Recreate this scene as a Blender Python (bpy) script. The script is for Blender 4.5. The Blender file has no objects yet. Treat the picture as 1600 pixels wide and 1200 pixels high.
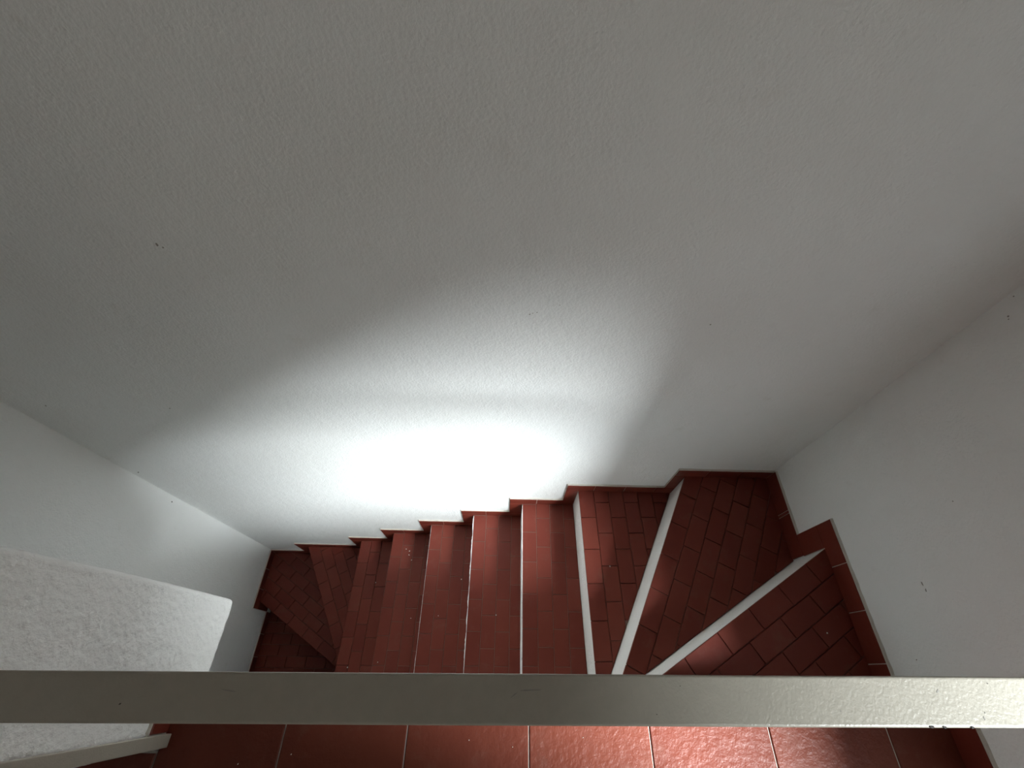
import bpy, bmesh, math, random
from mathutils import Vector, Matrix, noise

random.seed(7)
scene = bpy.context.scene
C = scene.collection

# ------------------------------------------------------------------ camera
CAM_Z = 4.1434                      # the lens above the lowest floor
cam_data = bpy.data.cameras.new('camera')
cam = bpy.data.objects.new('camera', cam_data)
C.objects.link(cam)
cam_data.sensor_width = 36.0
cam_data.lens = 677.61 / 1600 * 36.0
cam_data.clip_start = 0.02
Rv = Vector((0.99967191, 0.01674799, 0.01937993))
Uv = Vector((-0.0247185, 0.82910796, 0.55854184))
Fv = Vector((0.00671361, 0.55883763, -0.82924992))
M = Matrix((Rv, Uv, -Fv)).transposed().to_4x4()
M.translation = Vector((0, 0, CAM_Z))
cam.matrix_world = M
scene.camera = cam

# ------------------------------------------------------------------ light
world = bpy.data.worlds.new('world')
scene.world = world
world.use_nodes = True
bg = world.node_tree.nodes['Background']
bg.inputs['Color'].default_value = (0.84, 0.91, 0.95, 1)
bg.inputs['Strength'].default_value = 2.0

SUN_DIR = Vector((-1.25, 1.0, -1.42)).normalized()
sun_d = bpy.data.lights.new('sun', 'SUN')
sun_d.energy = 12.0
sun_d.angle = math.radians(25.0)
sun_d.color = (0.90, 0.975, 1.0)
sun = bpy.data.objects.new('sun', sun_d)
C.objects.link(sun)
sun.rotation_euler = SUN_DIR.to_track_quat('-Z', 'Y').to_euler()
sun.location = (4, -4, 8)

# window opening in the right wall, behind the viewer: (y0, y1, z0, z1)
WIN = (-1.80, -0.20, CAM_Z - 0.82, CAM_Z + 0.37)
por_d = bpy.data.lights.new('window_portal', 'AREA')
por_d.shape = 'RECTANGLE'
por_d.size = WIN[3] - WIN[2]
por_d.size_y = WIN[1] - WIN[0]
por_d.cycles.is_portal = True
por = bpy.data.objects.new('window_portal', por_d)
C.objects.link(por)
por.location = (1.29, (WIN[0] + WIN[1]) / 2, (WIN[2] + WIN[3]) / 2)
por.rotation_euler = (0, math.radians(90), 0)

scene.view_settings.view_transform = 'Standard'
scene.view_settings.look = 'None'
scene.view_settings.gamma = 1.0
scene.view_settings.use_curve_mapping = False
scene.view_settings.exposure = 1.06
scene.cycles.max_bounces = 8
scene.cycles.diffuse_bounces = 6
scene.cycles.glossy_bounces = 3
scene.cycles.adaptive_threshold = 0.03

# ------------------------------------------------------------------ materials
def mat(name):
    m = bpy.data.materials.new(name)
    m.use_nodes = True
    nt = m.node_tree
    return m, nt, nt.nodes['Principled BSDF']

def nd(nt, t, **kw):
    n = nt.nodes.new(t)
    for k, v in kw.items():
        if k in n.inputs:
            n.inputs[k].default_value = v
        else:
            setattr(n, k, v)
    return n

def plaster(name, col, col2, s1=150.0, d1=0.0021, s2=30.0, d2=0.003, rough=0.75, spec=0.3, dirt=0.35):
    m, nt, b = mat(name)
    L = nt.links.new
    tc = nd(nt, 'ShaderNodeTexCoord')
    n0 = nd(nt, 'ShaderNodeTexNoise', Scale=1.7, Detail=6.0, Roughness=0.62)
    L(tc.outputs['Object'], n0.inputs['Vector'])
    rp = nd(nt, 'ShaderNodeValToRGB')
    rp.color_ramp.elements[0].position = 0.3
    rp.color_ramp.elements[0].color = col2 + (1,)
    rp.color_ramp.elements[1].position = 0.62
    rp.color_ramp.elements[1].color = col + (1,)
    L(n0.outputs['Fac'], rp.inputs['Fac'])
    n3 = nd(nt, 'ShaderNodeTexNoise', Scale=9.0, Detail=8.0, Roughness=0.7)
    L(tc.outputs['Object'], n3.inputs['Vector'])
    r3 = nd(nt, 'ShaderNodeMapRange')
    r3.inputs['From Min'].default_value = 0.62
    r3.inputs['From Max'].default_value = 0.8
    r3.inputs['To Max'].default_value = dirt
    L(n3.outputs['Fac'], r3.inputs['Value'])
    mx = nd(nt, 'ShaderNodeMix', data_type='RGBA')
    L(r3.outputs['Result'], mx.inputs['Factor'])
    L(rp.outputs['Color'], mx.inputs['A'])
    mx.inputs['B'].default_value = (col2[0] * .8, col2[1] * .76, col2[2] * .7, 1)
    L(mx.outputs['Result'], b.inputs['Base Color'])
    b.inputs['Roughness'].default_value = rough
    b.inputs['Specular IOR Level'].default_value = spec
    n1 = nd(nt, 'ShaderNodeTexNoise', Scale=s1, Detail=3.0, Roughness=0.55)
    L(tc.outputs['Object'], n1.inputs['Vector'])
    n2 = nd(nt, 'ShaderNodeTexNoise', Scale=s2, Detail=4.0, Roughness=0.5)
    L(tc.outputs['Object'], n2.inputs['Vector'])
    b1 = nd(nt, 'ShaderNodeBump', Strength=1.0, Distance=d1)
    b2 = nd(nt, 'ShaderNodeBump', Strength=1.0, Distance=d2)
    L(n2.outputs['Fac'], b2.inputs['Height'])
    L(n1.outputs['Fac'], b1.inputs['Height'])
    L(b2.outputs['Normal'], b1.inputs['Normal'])
    L(b1.outputs['Normal'], b.inputs['Normal'])
    return m

M_WALL = plaster('wall_plaster', (.91, .915, .90), (.875, .875, .85))
M_ROUGH = plaster('rough_plaster', (.93, .93, .915), (.90, .90, .88), s1=190, d1=.0016, s2=60, d2=.003)
M_RISER = plaster('riser_plaster', (.93, .925, .89), (.84, .83, .79), s1=160, d1=.002, s2=40, d2=.003, dirt=.5)

def tile_mat(name, a, b2_, rough, bump, wear):
    m, nt, b = mat(name)
    L = nt.links.new
    tc = nd(nt, 'ShaderNodeTexCoord')
    oi = nd(nt, 'ShaderNodeObjectInfo')
    n0 = nd(nt, 'ShaderNodeTexNoise', Scale=7.0, Detail=7.0, Roughness=0.65)
    L(tc.outputs['Object'], n0.inputs['Vector'])
    ad = nd(nt, 'ShaderNodeMath', operation='MULTIPLY_ADD')
    L(oi.outputs['Random'], ad.inputs[0]); ad.inputs[1].default_value = 0.5
    sb = nd(nt, 'ShaderNodeMath', operation='SUBTRACT')
    L(n0.outputs['Fac'], sb.inputs[0]); sb.inputs[1].default_value = 0.25
    L(sb.outputs[0], ad.inputs[2])
    mx = nd(nt, 'ShaderNodeMix', data_type='RGBA')
    L(ad.outputs[0], mx.inputs['Factor'])
    mx.inputs['A'].default_value = a + (1,)
    mx.inputs['B'].default_value = b2_ + (1,)
    # worn, dusty film with a shape of its own
    n1 = nd(nt, 'ShaderNodeTexNoise', Scale=16.0, Detail=9.0, Roughness=0.7)
    L(tc.outputs['Object'], n1.inputs['Vector'])
    r1 = nd(nt, 'ShaderNodeMapRange')
    r1.inputs['From Min'].default_value = 0.55
    r1.inputs['From Max'].default_value = 0.8
    r1.inputs['To Max'].default_value = wear
    L(n1.outputs['Fac'], r1.inputs['Value'])
    m2 = nd(nt, 'ShaderNodeMix', data_type='RGBA')
    L(r1.outputs['Result'], m2.inputs['Factor'])
    L(mx.outputs['Result'], m2.inputs['A'])
    m2.inputs['B'].default_value = (.20, .105, .08, 1)
    L(m2.outputs['Result'], b.inputs['Base Color'])
    r2 = nd(nt, 'ShaderNodeMapRange')
    r2.inputs['To Min'].default_value = rough - .12
    r2.inputs['To Max'].default_value = rough + .16
    L(n1.outputs['Fac'], r2.inputs['Value'])
    L(r2.outputs['Result'], b.inputs['Roughness'])
    b.inputs['Specular IOR Level'].default_value = 0.2
    n2 = nd(nt, 'ShaderNodeTexNoise', Scale=55.0, Detail=5.0, Roughness=0.6)
    L(tc.outputs['Object'], n2.inputs['Vector'])
    bp = nd(nt, 'ShaderNodeBump', Strength=1.0, Distance=bump)
    L(n2.outputs['Fac'], bp.inputs['Height'])
    L(bp.outputs['Normal'], b.inputs['Normal'])
    return m

M_TILE = tile_mat('tread_tile', (.145, .026, .017), (.19, .042, .027), .44, .0005, .35)
M_FTILE = tile_mat('landing_tile', (.125, .028, .017), (.18, .047, .028), .36, .0026, .4)
M_STILE = tile_mat('skirting_tile', (.14, .024, .015), (.18, .036, .022), .34, .0006, .25)

def plain(name, col, rough=.6, bump=0.0, scale=80.0, spec=.4, metallic=0.0):
    m, nt, b = mat(name)
    b.inputs['Roughness'].default_value = rough
    b.inputs['Specular IOR Level'].default_value = spec
    b.inputs['Metallic'].default_value = metallic
    tc = nd(nt, 'ShaderNodeTexCoord')
    n = nd(nt, 'ShaderNodeTexNoise', Scale=scale * .25, Detail=5.0)
    nt.links.new(tc.outputs['Object'], n.inputs['Vector'])
    mx = nd(nt, 'ShaderNodeMix', data_type='RGBA')
    nt.links.new(n.outputs['Fac'], mx.inputs['Factor'])
    mx.inputs['A'].default_value = tuple(c * .9 for c in col) + (1,)
    mx.inputs['B'].default_value = tuple(min(1, c * 1.06) for c in col) + (1,)
    nt.links.new(mx.outputs['Result'], b.inputs['Base Color'])
    if bump:
        n2 = nd(nt, 'ShaderNodeTexNoise', Scale=scale, Detail=2.0)
        nt.links.new(tc.outputs['Object'], n2.inputs['Vector'])
        bp = nd(nt, 'ShaderNodeBump', Strength=1.0, Distance=bump)
        nt.links.new(n2.outputs['Fac'], bp.inputs['Height'])
        nt.links.new(bp.outputs['Normal'], b.inputs['Normal'])
    return m

M_GROUT = plain('grout', (.20, .12, .095), .9, .0008, 300)
M_LGROUT = plain('light_grout', (.56, .52, .46), .9, .0012, 260)
M_RAIL = plain('painted_rail', (.43, .395, .33), .34, .0004, 330, .5)
M_DARK = plain('dark_mark', (.07, .06, .055), .8)
M_SCUFF = plain('scuff', (.33, .31, .28), .7)
M_SPECK = plain('paint_speck', (.80, .78, .72), .6)
M_FRAME = plain('window_frame_paint', (.72, .72, .70), .4)

# ------------------------------------------------------------------ helpers
def link(name, me, m=None, parent=None):
    o = bpy.data.objects.new(name, me)
    C.objects.link(o)
    if m is not None:
        me.materials.append(m)
    if parent is not None:
        o.parent = parent
    return o

def empty(name, loc=(0, 0, 0)):
    o = bpy.data.objects.new(name, None)
    o.empty_display_size = .1
    o.location = loc
    C.objects.link(o)
    return o

def boxes(name, bl, m, parent=None, bevel=0.0):
    bm = bmesh.new()
    for (x0, x1, y0, y1, z0, z1) in bl:
        v = [bm.verts.new(p) for p in ((x0, y0, z0), (x1, y0, z0), (x1, y1, z0), (x0, y1, z0),
                                       (x0, y0, z1), (x1, y0, z1), (x1, y1, z1), (x0, y1, z1))]
        for f in ((3, 2, 1, 0), (4, 5, 6, 7), (0, 1, 5, 4), (1, 2, 6, 5), (2, 3, 7, 6), (3, 0, 4, 7)):
            bm.faces.new([v[i] for i in f])
    if bevel:
        bmesh.ops.bevel(bm, geom=list(bm.edges), offset=bevel, segments=2, affect='EDGES', profile=.6)
    me = bpy.data.meshes.new(name)
    bm.to_mesh(me); bm.free()
    return link(name, me, m, parent)

def struct(o, label=None, cat=None):
    o['kind'] = 'structure'
    if label: o['label'] = label
    if cat: o['category'] = cat
    return o

def tag(o, label, cat, group=None):
    o['label'] = label; o['category'] = cat
    if group: o['group'] = group
    return o

def clip(poly, a, n):
    """keep the side of the line through a with inward normal n"""
    out = []
    for i in range(len(poly)):
        p, q = poly[i], poly[(i + 1) % len(poly)]
        dp = (p[0] - a[0]) * n[0] + (p[1] - a[1]) * n[1]
        dq = (q[0] - a[0]) * n[0] + (q[1] - a[1]) * n[1]
        if dp >= 0: out.append(p)
        if (dp >= 0) != (dq >= 0):
            t = dp / (dp - dq)
            out.append((p[0] + t * (q[0] - p[0]), p[1] + t * (q[1] - p[1])))
    return out

def area(poly):
    return .5 * sum(poly[i][0] * poly[(i + 1) % len(poly)][1] - poly[(i + 1) % len(poly)][0] * poly[i][1] for i in range(len(poly)))

def shrink(poly, d):
    """inset a convex CCW polygon by d"""
    out = list(poly)
    n = len(poly)
    for i in range(n):
        p, q = poly[i], poly[(i + 1) % n]
        ex, ey = q[0] - p[0], q[1] - p[1]
        l = math.hypot(ex, ey)
        if l < 1e-9: continue
        nx, ny = -ey / l, ex / l
        out = clip(out, (p[0] + nx * d, p[1] + ny * d), (nx, ny))
        if len(out) < 3: return []
    res = []
    for p in out:
        if not res or math.hypot(p[0] - res[-1][0], p[1] - res[-1][1]) > 4e-4: res.append(p)
    if len(res) > 2 and math.hypot(res[0][0] - res[-1][0], res[0][1] - res[-1][1]) < 4e-4: res.pop()
    return res if len(res) > 2 else []

def tile_mesh(poly, th, ch, fmap, tilt=0.0):
    """chamfered plate: poly in (u, v), thickness th along w; fmap(u, v, w) -> xyz"""
    top = shrink(poly, ch)
    if len(top) != len(poly):
        cx = sum(p[0] for p in poly) / len(poly); cy = sum(p[1] for p in poly) / len(poly)
        top = [(p[0] + (cx - p[0]) * .03, p[1] + (cy - p[1]) * .03) for p in poly]
    else:
        # line the rings up
        best = min(range(len(top)), key=lambda s: sum((top[(i + s) % len(top)][0] - poly[i][0]) ** 2 + (top[(i + s) % len(top)][1] - poly[i][1]) ** 2 for i in range(len(poly))))
        top = [top[(i + best) % len(top)] for i in range(len(poly))]
    n = len(poly)
    tx, ty = random.uniform(-tilt, tilt), random.uniform(-tilt, tilt)
    cx = sum(p[0] for p in poly) / n; cy = sum(p[1] for p in poly) / n
    w = lambda p, b: b + (p[0] - cx) * tx + (p[1] - cy) * ty
    vs = [fmap(p[0], p[1], 0) for p in poly] + [fmap(p[0], p[1], w(p, th - ch)) for p in poly] + [fmap(p[0], p[1], w(p, th)) for p in top]
    fs = [tuple(range(2 * n, 3 * n))]
    for r in (0, n):
        for i in range(n):
            j = (i + 1) % n
            fs.append((r + i, r + j, r + n + j, r + n + i))
    fs.append(tuple(reversed(range(n))))
    me = bpy.data.meshes.new('tile')
    me.from_pydata(vs, [], fs)
    bm = bmesh.new(); bm.from_mesh(me); bmesh.ops.recalc_face_normals(bm, faces=bm.faces); bm.to_mesh(me); bm.free()
    return me

def blob(name, pos, normal, size, m, parent, stretch=1.0, ang=0.0, th=.0006):
    """tiny irregular flake lying on a surface"""
    nrm = Vector(normal)
    t = nrm.orthogonal().normalized(); b = nrm.cross(t)
    n = 9; pts = []
    for i in range(n):
        a = 2 * math.pi * i / n
        r = size * random.uniform(.55, 1.0)
        u, v = r * stretch * math.cos(a), r * math.sin(a)
        pts.append((u * math.cos(ang) - v * math.sin(ang), u * math.sin(ang) + v * math.cos(ang)))
    P = Vector(pos)
    vs = [P + t * u + b * v - nrm * .0005 for u, v in pts] + [P + t * u * .8 + b * v * .8 + nrm * th for u, v in pts]
    fs = [tuple(range(n, 2 * n))] + [(i, (i + 1) % n, n + (i + 1) % n, n + i) for i in range(n)]
    me = bpy.data.meshes.new(name)
    me.from_pydata([v[:] for v in vs], [], fs)
    return link(name, me, m, parent)

# ------------------------------------------------------------------ dimensions
H = 0.2
D0 = 2.1434
def zl(k): return CAM_Z - (D0 - H * k)      # top of step k
FAR, WR, WL = 0.728, 1.115, -1.683
BACK = -2.3
TOP = CAM_Z + 1.75
EDGE = -0.05                                  # front edge of the landing
PX, PY = 0.377, EDGE                          # inner pivot of the upper winders
QX, QY = -0.938, -0.046                       # inner pivot of the lower winders
LAND = zl(4)
SLAB = CAM_Z - 1.457                          # underside of the landing
XB = -0.806                                   # face of the rough inner wall

# ------------------------------------------------------------------ the shell
wall_far = struct(boxes('wall_far', [(WL - .15, WR + .15, FAR, FAR + .15, -.1, TOP)], M_WALL), 'tall white plaster wall behind the stairs', 'wall')
wall_left = struct(boxes('wall_left', [(WL - .15, WL, BACK - .15, FAR, -.1, TOP)], M_WALL), 'white plaster wall at the foot of the stairs', 'wall')
y0, y1, z0, z1 = WIN
wall_right = struct(boxes('wall_right', [(WR, WR + .15, BACK - .15, y0, -.1, TOP), (WR, WR + .15, y1, FAR, -.1, TOP),
                                         (WR, WR + .15, y0, y1, -.1, z0), (WR, WR + .15, y0, y1, z1, TOP)], M_WALL),
                    'white plaster wall beside the upper winder steps', 'wall')
wall_back = struct(boxes('wall_back', [(WL, WR, BACK - .15, BACK, -.1, TOP)], M_WALL), 'white plaster wall behind the landing', 'wall')
ceiling = struct(boxes('ceiling', [(WL - .15, WR + .15, BACK - .15, FAR + .15, TOP, TOP + .12)], plain('ceiling_darkened', (.2, .13, .09), .7)), 'unseen ceiling above the stairwell, made dark to cut light from above', 'ceiling')  # ceiling out of view, coloured dark so less light comes from above
floor_lower = struct(boxes('floor_lower', [(WL, WR, BACK, FAR, -.1, 0)], M_TILE), 'dark floor at the bottom of the stairwell', 'floor')
wall_inner_low = struct(boxes('wall_spine', [(QX, WR, EDGE - .16, EDGE - .012, 0, SLAB)], M_WALL), 'white plaster wall under the landing edge', 'wall')
fr = .05
window = struct(boxes('window_1', [(WR + .06, WR + .12, y0, y0 + fr, z0, z1), (WR + .06, WR + .12, y1 - fr, y1, z0, z1),
                                   (WR + .06, WR + .12, y0 + fr, y1 - fr, z0, z0 + fr), (WR + .06, WR + .12, y0 + fr, y1 - fr, z1 - fr, z1)], M_FRAME),
                'open white window in the right wall behind the landing', 'window')

# rough plaster wall standing at the left end of the landing
def build_inner_wall():
    r = .012
    def yend(d): return .176 - .016 * max(0.0, min(1.6, (1.457 - d) / .74)) ** 2
    XL = XB - .12
    # plan profile: list of (x, y offset from the end, normal)
    prof = []
    yy = -.33
    while yy < -.0121:
        prof.append((XB, ('rel', yy), (1, 0))); yy += .0042
    n_face = len(prof) - 1
    for i in range(0, 7):
        a = math.pi / 2 * i / 6
        prof.append((XB - r + r * math.cos(a), ('rel', -r + r * math.sin(a)), (math.cos(a), math.sin(a))))
    for k in range(1, 12): prof.append((XB - r - (.12 - 2 * r) * k / 12, ('rel', 0), (0, 1)))
    for i in range(0, 4):
        a = math.pi / 2 + math.pi / 2 * i / 3
        prof.append((XL + r + r * math.cos(a), ('rel', -r + r * math.sin(a)), (math.cos(a), math.sin(a))))
    for y in (-.1, -.2, -.33): prof.append((XL, ('rel', y), (-1, 0)))
    rows = []                                   # (depth below lens, inset)
    for i in range(0, 6):
        a = math.pi / 2 * i / 5
        rows.append((1.457 - r + r * math.cos(a), r - r * math.sin(a)))
    d = 1.457 - r - .0042
    while d > .55: rows.append((d, 0)); d -= .0044
    for d in (.4, .2, -.1, -.5, -1.0, -1.75): rows.append((d, 0))
    vs = []
    for (d, ins) in rows:
        for j_, (x, (mode, y), n) in enumerate(prof):
            Y = y if mode == 'abs' else y + yend(d)
            p = Vector((x - n[0] * ins, Y - n[1] * ins, CAM_Z - d))
            q = Vector((p.x * .6, p.y, p.z))
            a = .0021 * (noise.noise(q * 105) + .6 * noise.noise(q * 190 + Vector((3, 1, 7)))) + .0014 * noise.noise(q * 34) + .003 * noise.noise(q * 7)
            if j_ >= n_face: a *= .25
            p.x += n[0] * a; p.y += n[1] * a
            vs.append(p[:])
    w = len(prof); fs = []
    for i in range(len(rows) - 1):
        for j in range(w - 1):
            fs.append((i * w + j, i * w + j + 1, (i + 1) * w + j + 1, (i + 1) * w + j))
        fs.append((i * w + w - 1, i * w, (i + 1) * w, (i + 1) * w + w - 1))
    fs.append(tuple(reversed(range(w))))
    me = bpy.data.meshes.new('wall_inner')
    me.from_pydata(vs, [], fs)
    for p in me.polygons: p.use_smooth = True
    return link('wall_inner', me, M_ROUGH)
wall_inner = struct(build_inner_wall(), 'rough white stucco wall end hanging over the lower steps', 'wall')

# unseen wall added outside the window to block the low sky
sky_block = struct(boxes('wall_sky_block', [(5.0, 5.3, -16, 12, -6, CAM_Z + 2.2)], plain('sky_block_render', (.34, .32, .29), .9)), 'unseen plain wall added outside the window to hold back low sky light', 'wall')
wall_inner_back = struct(boxes('wall_inner_back', [(XB - .12, XB, BACK, -1.0, SLAB, TOP)], M_WALL), 'white plaster wall at the back of the landing', 'wall')
# unseen low wall, added to shade the left part of the landing
shade_wall = struct(boxes('wall_shade_added', [(XB, .74, -.70, -.56, LAND, CAM_Z - .44)], plain('shade_wall_render', (.30, .29, .27), .9), None, .01), 'low grey wall added out of view to shade the landing', 'wall')
# ------------------------------------------------------------------ the landing
landing = struct(boxes('floor', [(XB + .004, WR, BACK, EDGE, SLAB, LAND - .0035), (WL, XB + .004, BACK, -.16, SLAB, LAND - .0035)], M_LGROUT), 'terracotta tiled landing behind the railing', 'floor')
landing.data.materials.append(M_RISER)
for p in landing.data.polygons:
    if p.normal.z < .5: p.material_index = 1
xs = sorted([-0.226 + .2945 * k for k in range(-6, 6) if k != -2] + [XB])
ys = [EDGE + .004 - .2945 * k for k in range(0, 9)]
for i in range(len(xs) - 1):
    for j in range(len(ys) - 1):
        a0, a1 = max(xs[i], WL), min(xs[i + 1], WR - .002)
        b0, b1 = max(ys[j + 1], BACK), ys[j]
        if a1 < XB + .001: b1 = min(b1, -.163)
        elif a0 < XB + .001: a0 = XB + .0005
        if a1 - a0 < .02 or b1 - b0 < .02: continue
        pl = shrink([(a0, b0), (a1, b0), (a1, b1), (a0, b1)], .0013)
        dz = random.uniform(-.0004, .0004)
        me = tile_mesh(pl, .012, .0022, lambda u, v, w: (u, v, LAND - .012 + w + dz), .0015)
        link('tile', me, M_FTILE, landing)

# ------------------------------------------------------------------ the staircase
SF, SR, SL = FAR - .0015, WR - .0015, WL + .0015
PITCH, LEN = .0675, .1365
N1a, N1b = (.336, SF), (.354, PY)
N2a = (.7655, SF)
N3a = (SR, .386)
N5a = (-1.3625, SF)
N6a = (SL, .4025)
# step -> (plan polygon CCW, nosing line a -> b, seen from the step with the tread on the right-hand/inner side)
ST = {
    3: ([(PX, PY), (SR, EDGE), N3a], ((PX, PY), N3a)),
    2: ([(PX, PY), N3a, (SR, SF), N2a], ((PX, PY), N2a)),
    1: ([N1b, (PX, PY), N2a, N1a], (N1b, N1a)),
    0: ([(.083, EDGE), N1b, N1a, (.083, SF)], ((.083, EDGE), (.083, SF))),
    -1: ([(-.172, EDGE), (.083, EDGE), (.083, SF), (-.172, SF)], ((-.172, EDGE), (-.172, SF))),
    -2: ([(-.4285, EDGE), (-.172, EDGE), (-.172, SF), (-.4285, SF)], ((-.4285, EDGE), (-.4285, SF))),
    -3: ([(-.6875, EDGE), (-.4285, EDGE), (-.4285, SF), (-.6875, SF)], ((-.6875, EDGE), (-.6875, SF))),
    -4: ([(QX, EDGE), (-.6875, EDGE), (-.6875, SF), (QX, SF)], ((QX, EDGE), (QX, SF))),
    -5: ([(QX, QY), (QX, SF), N5a], ((QX, QY), N5a)),
    -6: ([(QX, QY), N5a, (SL, SF), N6a], ((QX, QY), N6a)),
    -7: ([(QX, QY), N6a, (SL, QY)], ((QX, QY), (SL, QY))),
    -8: ([(SL, QY - .256), (QX, QY - .256), (QX, QY), (SL, QY)], ((QX, QY - .256), (SL, QY - .256))),
    -9: ([(SL, QY - .512), (QX, QY - .512), (QX, QY - .256), (SL, QY - .256)], ((QX, QY - .512), (SL, QY - .512))),
}
stairs = empty('staircase', (0, 0, 0))
tag(stairs, 'winding staircase of red terracotta treads with white plastered risers', 'staircase')
TH = .009
proud = {0: .0030, -1: .0042, -2: .0024, -3: .0014}
SPECK = {}
steps = {}
for k, (poly, (a, b)) in ST.items():
    if area(poly) < 0: poly = poly[::-1]
    z = zl(k)
    nx, ny = b[0] - a[0], b[1] - a[1]
    l = math.hypot(nx, ny); dx, dy = nx / l, ny / l
    cx = sum(p[0] for p in poly) / len(poly); cy = sum(p[1] for p in poly) / len(poly)
    ix, iy = -dy, dx                                   # inward normal of the nosing
    if (cx - a[0]) * ix + (cy - a[1]) * iy < 0: ix, iy = dy, -dx
    # body with a slightly wavy plastered riser
    bot = max(0.0, z - H - .12)
    pts = []
    pr = proud.get(k, 0.0)
    for i in range(len(poly)):
        p, q = poly[i], poly[(i + 1) % len(poly)]
        dp = abs((p[0] - a[0]) * ix + (p[1] - a[1]) * iy); dq = abs((q[0] - a[0]) * ix + (q[1] - a[1]) * iy)
        if dp < 1e-4 and dq < 1e-4:
            m_ = 40
            for s in range(m_):
                t = s / m_
                e = 0 if s == 0 else .0012 * noise.noise(Vector((t * 9, k * 3.1, 0))) + .0008 * noise.noise(Vector((t * 34, k * 7.7, 2)))
                off = .0012 - pr - e if 0 < s else 0
                pts.append((p[0] + (q[0] - p[0]) * t + ix * off, p[1] + (q[1] - p[1]) * t + iy * off))
        else:
            pts.append(p)
    bm = bmesh.new()
    lo = [bm.verts.new((x, y, bot)) for x, y in pts]
    mid = [bm.verts.new((x, y, z - .0022 if k in (0, -1, -2, -3) else z - .006)) for x, y in pts]
    n = len(pts)
    for i in range(n): bm.faces.new((lo[i], lo[(i + 1) % n], mid[(i + 1) % n], mid[i]))
    ft = bm.faces.new(mid); ft.material_index = 1
    bm.faces.new(lo[::-1])
    me = bpy.data.meshes.new('step')
    bm.to_mesh(me); bm.free()
    st = link('step', me, M_RISER, stairs)
    me.materials.append(M_GROUT)
    steps[k] = st
    # tiles in running bond, rows parallel to the nosing
    v0 = (FAR - .01 - a[1]) / dy if abs(dy) > .3 and k not in (3, -6) else l
    ncol = 12
    for c in range(ncol):
        for r_ in range(-2, 10):
            u0, u1 = c * PITCH - (.002 if c == 0 else 0), (c + 1) * PITCH
            e1 = v0 - r_ * LEN + (LEN / 2 if c % 2 else 0) + {2: .06, 1: .015, 3: .03}.get(k, 0)
            e0 = e1 - LEN
            quad = [(u0, e0), (u1, e0), (u1, e1), (u0, e1)]
            wq = [(a[0] + ix * u + dx * v, a[1] + iy * u + dy * v) for u, v in quad]
            if area(wq) < 0: wq = wq[::-1]
            for i in range(len(poly)):
                p, q = poly[i], poly[(i + 1) % len(poly)]
                ex, ey = q[0] - p[0], q[1] - p[1]; L_ = math.hypot(ex, ey)
                dpa = abs((p[0] - a[0]) * ix + (p[1] - a[1]) * iy); dqa = abs((q[0] - a[0]) * ix + (q[1] - a[1]) * iy)
                grow = .002 if dpa < 1e-4 and dqa < 1e-4 and pr == 0 else 0
                nn = (-ey / L_, ex / L_)
                if len(wq) > 2: wq = clip(wq, (p[0] - nn[0] * grow, p[1] - nn[1] * grow), nn)
            if len(wq) < 3 or area(wq) < 2e-4: continue
            wq = shrink(wq, .0011)
            if len(wq) < 3: continue
            dz = random.uniform(-.0005, .0005)
            me = tile_mesh(wq, TH, .0013, lambda u, v, w: (u, v, z - TH + w + dz), .003)
            link('tile', me, M_TILE, st)

# ragged white plaster lips along the nosings of the middle flight
for k, wd, y_lo in ((0, .0032, EDGE), (-1, .0036, EDGE), (-2, .0017, EDGE)):
    xn = ST[k][1][0][0]; z = zl(k); vs = []; fs = []
    n = 90
    for i in range(n + 1):
        y = y_lo + (SF - .012 - y_lo) * i / n
        e = wd * max(.12, .75 + .9 * noise.noise(Vector((y * 22, k * 5.3, 0))) + .5 * noise.noise(Vector((y * 90, k, 4)))) * (.55 if k == -2 and y > .25 else 1)
        vs += [(xn - e, y, z - .014), (xn + .0004, y, z - .014), (xn + .0004, y, z - .0008), (xn - e, y, z - .0012)]
        if i:
            for q in range(4): fs.append((4 * i - 4 + q, 4 * i - 4 + (q + 1) % 4, 4 * i + (q + 1) % 4, 4 * i + q))
    fs += [(0, 1, 2, 3), (4 * n + 3, 4 * n + 2, 4 * n + 1, 4 * n)]
    me = bpy.data.meshes.new('plaster_lip'); me.from_pydata(vs, [], fs)
    bm = bmesh.new(); bm.from_mesh(me); bmesh.ops.recalc_face_normals(bm, faces=bm.faces); bm.to_mesh(me); bm.free()
    lip = link('plaster_lip', me, M_RISER, steps[k]); lip['label'] = 'ragged white plaster edge under the tread tiles'

# ------------------------------------------------------------------ tiled skirting
SK_T = .009
def sk_piece(parent, rect, fmap):
    a0, a1, b0, b1 = rect
    pl = shrink([(a0, b0), (a1, b0), (a1, b1), (a0, b1)], .0011)
    if len(pl) < 3: return
    me = tile_mesh(pl, SK_T, .0016, fmap, .003)
    link('tile', me, M_STILE, parent)

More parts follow.
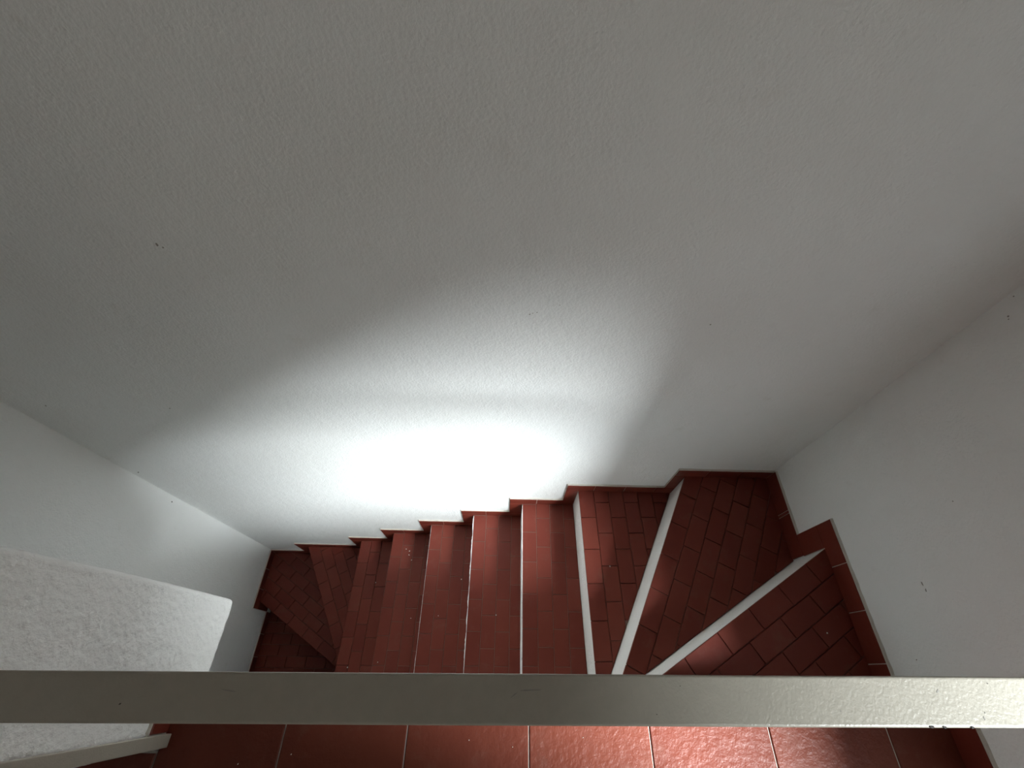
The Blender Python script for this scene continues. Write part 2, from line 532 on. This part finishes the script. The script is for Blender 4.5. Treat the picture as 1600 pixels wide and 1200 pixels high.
def ragged_strip(rects, fmap, th, name, seed):
    """backing mortar behind the tiles, with an uneven upper edge"""
    bm = bmesh.new()
    for ri, (a0, a1, b0, b1, ragged) in enumerate(rects):
        n = max(2, int((a1 - a0) / .012))
        prev = None
        for i in range(n + 1):
            u = a0 + (a1 - a0) * i / n
            e = (.0038 + .0026 * noise.noise(Vector((u * 40, seed, ri)))) if ragged else 0
            ring = [bm.verts.new(fmap(u, b0, 0)), bm.verts.new(fmap(u, b0, th)), bm.verts.new(fmap(u, b1 + e, th)), bm.verts.new(fmap(u, b1 + e + .002, 0))]
            if prev:
                for q in range(4): bm.faces.new((prev[q], prev[(q + 1) % 4], ring[(q + 1) % 4], ring[q]))
            else: bm.faces.new(ring[::-1])
            prev = ring
        bm.faces.new(prev)
    bmesh.ops.recalc_face_normals(bm, faces=bm.faces)
    me = bpy.data.meshes.new(name); bm.to_mesh(me); bm.free()
    return link(name, me, M_LGROUT)

def far_map(u, v, w): return (u, FAR - w, v)
def right_map(u, v, w): return (WR - w, u, v)
def left_map(u, v, w): return (WL + w, u, v)

hs = .060
# (step, x of the left edge, x of the right end, x of the nosing, joints)
FARSK = [(2, .716, WR, .7655, (.846, .983)), (1, .277, .716, .336, (.405, .543, .68)), (0, .018, .277, .083, (.152,)),
         (-1, -.238, .018, -.172, (-.106,)), (-2, -.494, -.238, -.4285, (-.355,)), (-3, -.757, -.494, -.6875, (-.62,)),
         (-4, -1.009, -.757, QX, (-.87,)), (-5, -1.436, -1.009, -1.3625, (-1.30, -1.165)), (-6, WL, -1.436, WL, (-1.57,))]
rects = []
for (k, xl, xr, xn, js) in FARSK:
    rects.append((xl, xr, zl(k), zl(k) + hs, True))
    if k != -6: rects.append((xl, xn, zl(k - 1) + hs + .002, zl(k), False))
base_far = struct(ragged_strip(rects, far_map, .0062, 'baseboard_far', 1.3), 'stepped terracotta skirting along the tall wall', 'skirting')
NEXT = {f[0]: f[3] for f in FARSK}
for (k, xl, xr, xn, js) in FARSK:
    cuts = [xl] + list(js) + [NEXT.get(k + 1, xr)]
    for c0, c1 in zip(cuts[:-1], cuts[1:]): sk_piece(base_far, (c0, c1, zl(k), zl(k) + hs), far_map)
    if k != -6: sk_piece(base_far, (xl, xn - .001, zl(k - 1) + hs, zl(k)), far_map)

hr = .076
rr = [(.465, FAR - .009, zl(2), zl(2) + hr, True), (EDGE, .465, zl(3), zl(3) + hr, True), (.386, .465, zl(2) + hr + .002, zl(3), False),
      (BACK, EDGE + .06, LAND, LAND + hr, True), (EDGE, EDGE + .06, zl(3) + hr + .002, LAND, False)]
base_right = struct(ragged_strip(rr, right_map, .0062, 'baseboard_right', 4.1), 'terracotta skirting climbing the right wall', 'skirting')
for (u0, u1, b, t) in ((.56, FAR - .009, zl(2), zl(2) + hr), (.548, .56, zl(2), zl(2) + hr), (.39, .548, zl(2), zl(2) + hr), (.386, .465, zl(2) + hr, zl(3)),
                       (.324, .465, zl(3), zl(3) + hr), (.186, .324, zl(3), zl(3) + hr), (.048, .186, zl(3), zl(3) + hr), (EDGE, .048, zl(3), zl(3) + hr),
                       (EDGE, EDGE + .06, zl(3) + hr, LAND)):
    sk_piece(base_right, (u0, u1, b, t), right_map)
u = EDGE + .06
while u > BACK + .02:
    v = max(u - .2945, BACK); sk_piece(base_right, (v, u, LAND, LAND + hr), right_map); u = v

hl = .062
ll = [(.35, FAR - .009, zl(-6), zl(-6) + hl, True), (QY - .06, .35, zl(-7), zl(-7) + hl, True), (.35, .4025, zl(-7) + hl + .002, zl(-6), False)]
base_left = struct(ragged_strip(ll, left_map, .0062, 'baseboard_left', 8.7), 'dark terracotta skirting at the foot of the left wall', 'skirting')
for (u0, u1, b, t) in ((.60, FAR - .009, zl(-6), zl(-6) + hl), (.47, .60, zl(-6), zl(-6) + hl), (.35, .47, zl(-6), zl(-6) + hl), (.35, .4025, zl(-7) + hl, zl(-6)),
                       (.215, .35, zl(-7), zl(-7) + hl), (.08, .215, zl(-7), zl(-7) + hl), (QY - .06, .08, zl(-7), zl(-7) + hl)):
    sk_piece(base_left, (u0, u1, b, t), left_map)

def inner_map(u, v, w): return (XB + w, u, v)
base_inner = struct(ragged_strip([(-.153, EDGE, LAND, LAND + .062, True)], inner_map, .006, 'baseboard_inner', 2.2), 'terracotta skirting under the rough stucco wall', 'skirting')
sk_piece(base_inner, (-.126, EDGE, LAND, LAND + .062), inner_map)

# ------------------------------------------------------------------ the railing
railing = empty('railing', (0, -.02, LAND))
tag(railing, 'cream painted metal handrail crossing the stairwell above the landing edge', 'railing')
RZ = CAM_Z - .50
def rail_bar():
    bm = bmesh.new()
    x0, x1, hw, hh, r = XB + .02, WR - .012, .0197, .02, .0022
    prof = []
    for (sx, sz, a0) in ((1, 1, 0), (-1, 1, 90), (-1, -1, 180), (1, -1, 270)):
        for i in range(4):
            a = math.radians(a0 + 90 * i / 3)
            prof.append((sx * (hw - r) + r * math.cos(a), sz * (hh - r) + r * math.sin(a)))
    n = 60; prev = None
    for i in range(n + 1):
        x = x0 + (x1 - x0) * i / n
        yc = -.0177 + (x - 0) * .0112
        ring = []
        for (py, pz) in prof:
            q = Vector((x * 5, py * 20, pz * 20))
            ring.append(bm.verts.new((x, yc + py + .0003 * noise.noise(q), RZ - hh + pz + .0003 * noise.noise(q + Vector((5, 5, 5))))))
        if prev:
            for j in range(len(prof)):
                jj = (j + 1) % len(prof)
                bm.faces.new((prev[j], prev[jj], ring[jj], ring[j]))
        else: bm.faces.new(ring[::-1])
        prev = ring
    bm.faces.new(prev)
    bmesh.ops.recalc_face_normals(bm, faces=bm.faces)
    me = bpy.data.meshes.new('rail'); bm.to_mesh(me); bm.free()
    o = link('rail', me, M_RAIL, railing)
    o.matrix_parent_inverse = Matrix.Translation(-railing.location)
    return o
rail = rail_bar()
def rpart(name, bl, bev=.0015):
    o = boxes(name, bl, M_RAIL, railing, bev)
    o.matrix_parent_inverse = Matrix.Translation(-railing.location)
    return o
rpart('post', [(XB + .0065, XB + .021, -.153, -.127, LAND + .001, RZ - .042)])
rpart('bracket', [(XB + .0205, XB + .045, -.153, -.012, RZ - .056, RZ - .041)])
rpart('wall_plate', [(WR - .0118, WR - .0015, -.045, .035, RZ - .06, RZ + .02)])

# ------------------------------------------------------------------ marks and specks
def flecks(parent, pts, normal, m, name):
    for (x, y, dz, size, st, ang) in pts:
        blob(name, (x, y, CAM_Z + dz), normal, size, m, parent, st, ang)
flecks(wall_far, [(-.735, FAR, -.597, .0035, 2.2, .6), (-.727, FAR, -.604, .002, 1.5, 0), (-1.555, FAR, -1.28, .003, 2.6, .3), (-1.139, FAR, -1.278, .0025, 2, .4),
                  (-1.647, FAR, -1.86, .0035, 3, .1), (.046, FAR, -.776, .0022, 1.6, 0), (.053, FAR, -.772, .0016, 1.4, 0), (.063, FAR, -.769, .0016, 1.6, .2),
                  (.115, FAR, -.742, .0014, 1, 0), (.493, FAR, -.796, .002, 1.8, .4)], (0, -1, 0), M_SCUFF, 'plaster_mark')
flecks(wall_left, [(WL, .70, -2.176, .004, 1.6, .5)], (1, 0, 0), M_DARK, 'plaster_mark')
flecks(wall_right, [(WR, .688, -.700, .0026, 1.2, 0), (WR, .682, -.703, .002, 1, 0), (WR, .718, -.668, .0018, 1, 0), (WR, .223, -1.236, .003, 2.4, .8),
                    (WR, .207, -1.234, .0026, 2, .4), (WR, .055, -1.362, .002, 1.6, 0), (WR, .381, -1.04, .002, 1, 0)], (-1, 0, 0), M_SCUFF, 'plaster_mark')
for (x, y, size, st, ang, m) in [(-.254, -.0155, .0011, 10, -.12, M_SCUFF), (-.349, -.027, .0009, 2, .6, M_DARK), (.028, -.0105, .0010, 14, .05, M_SCUFF),
                                 (.012, -.0145, .0008, 6, .6, M_SCUFF), (.144, -.027, .0007, 1, 0, M_DARK), (.170, -.005, .0006, 1, 0, M_DARK),
                                 (.317, -.022, .0008, 1.6, 1.2, M_SCUFF), (.469, .002, .0008, 1, 0, M_DARK), (.417, -.005, .0012, 2.2, .8, M_SCUFF),
                                 (.450, -.025, .0009, 2.2, 1.5, M_SCUFF), (.453, -.021, .0007, 1.4, 1.2, M_SCUFF),
                                 (.397, -.0322, .0017, 1.7, 0, M_DARK), (.409, -.0322, .0014, 1.6, 0, M_DARK), (.435, -.0320, .0014, 1.9, 0, M_DARK)]:
    o = blob('paint_chip', (x, y, RZ), (0, 0, 1), size, m, rail, 1, 0, .0002)
    # stretch along the rail
    c = Vector((x, y, RZ)); ca, sa = math.cos(ang), math.sin(ang)
    for v in o.data.vertices:
        d = v.co - c
        u = d.x * st
        v.co = c + Vector((u * ca - d.y * sa, u * sa + d.y * ca, d.z))
for k, pts in {-4: [(-.799, .47, .004), (-.873, .026, .004)], -3: [(-.596, .627, .0036), (-.575, .616, .0042), (-.575, .594, .0036), (-.556, .565, .0030), (-.515, .259, .0028), (-.66, .05, .003)],
               -2: [(-.232, .431, .0034), (-.337, .254, .0024)], -1: [(-.035, .242, .0036)], 1: [(.445, .393, .003)], 3: [(1.015, .129, .003)]}.items():
    for (x, y, size) in pts:
        blob('paint_speck', (x, y, zl(k) + .0006), (0, 0, 1), size, M_SPECK, steps[k], random.uniform(1, 1.5), random.uniform(0, 3), .0012)
for (x, y, size) in [(-.491, -.161, .0016), (-.609, -.18, .0016), (-.075, -.129, .0014), (.03, -.14, .001), (.2, -.12, .001)]:
    blob('paint_speck', (x, y, LAND + .0008), (0, 0, 1), size, M_SPECK, landing, 1.2, 0, .0008)

print('scene built', len(bpy.data.objects))
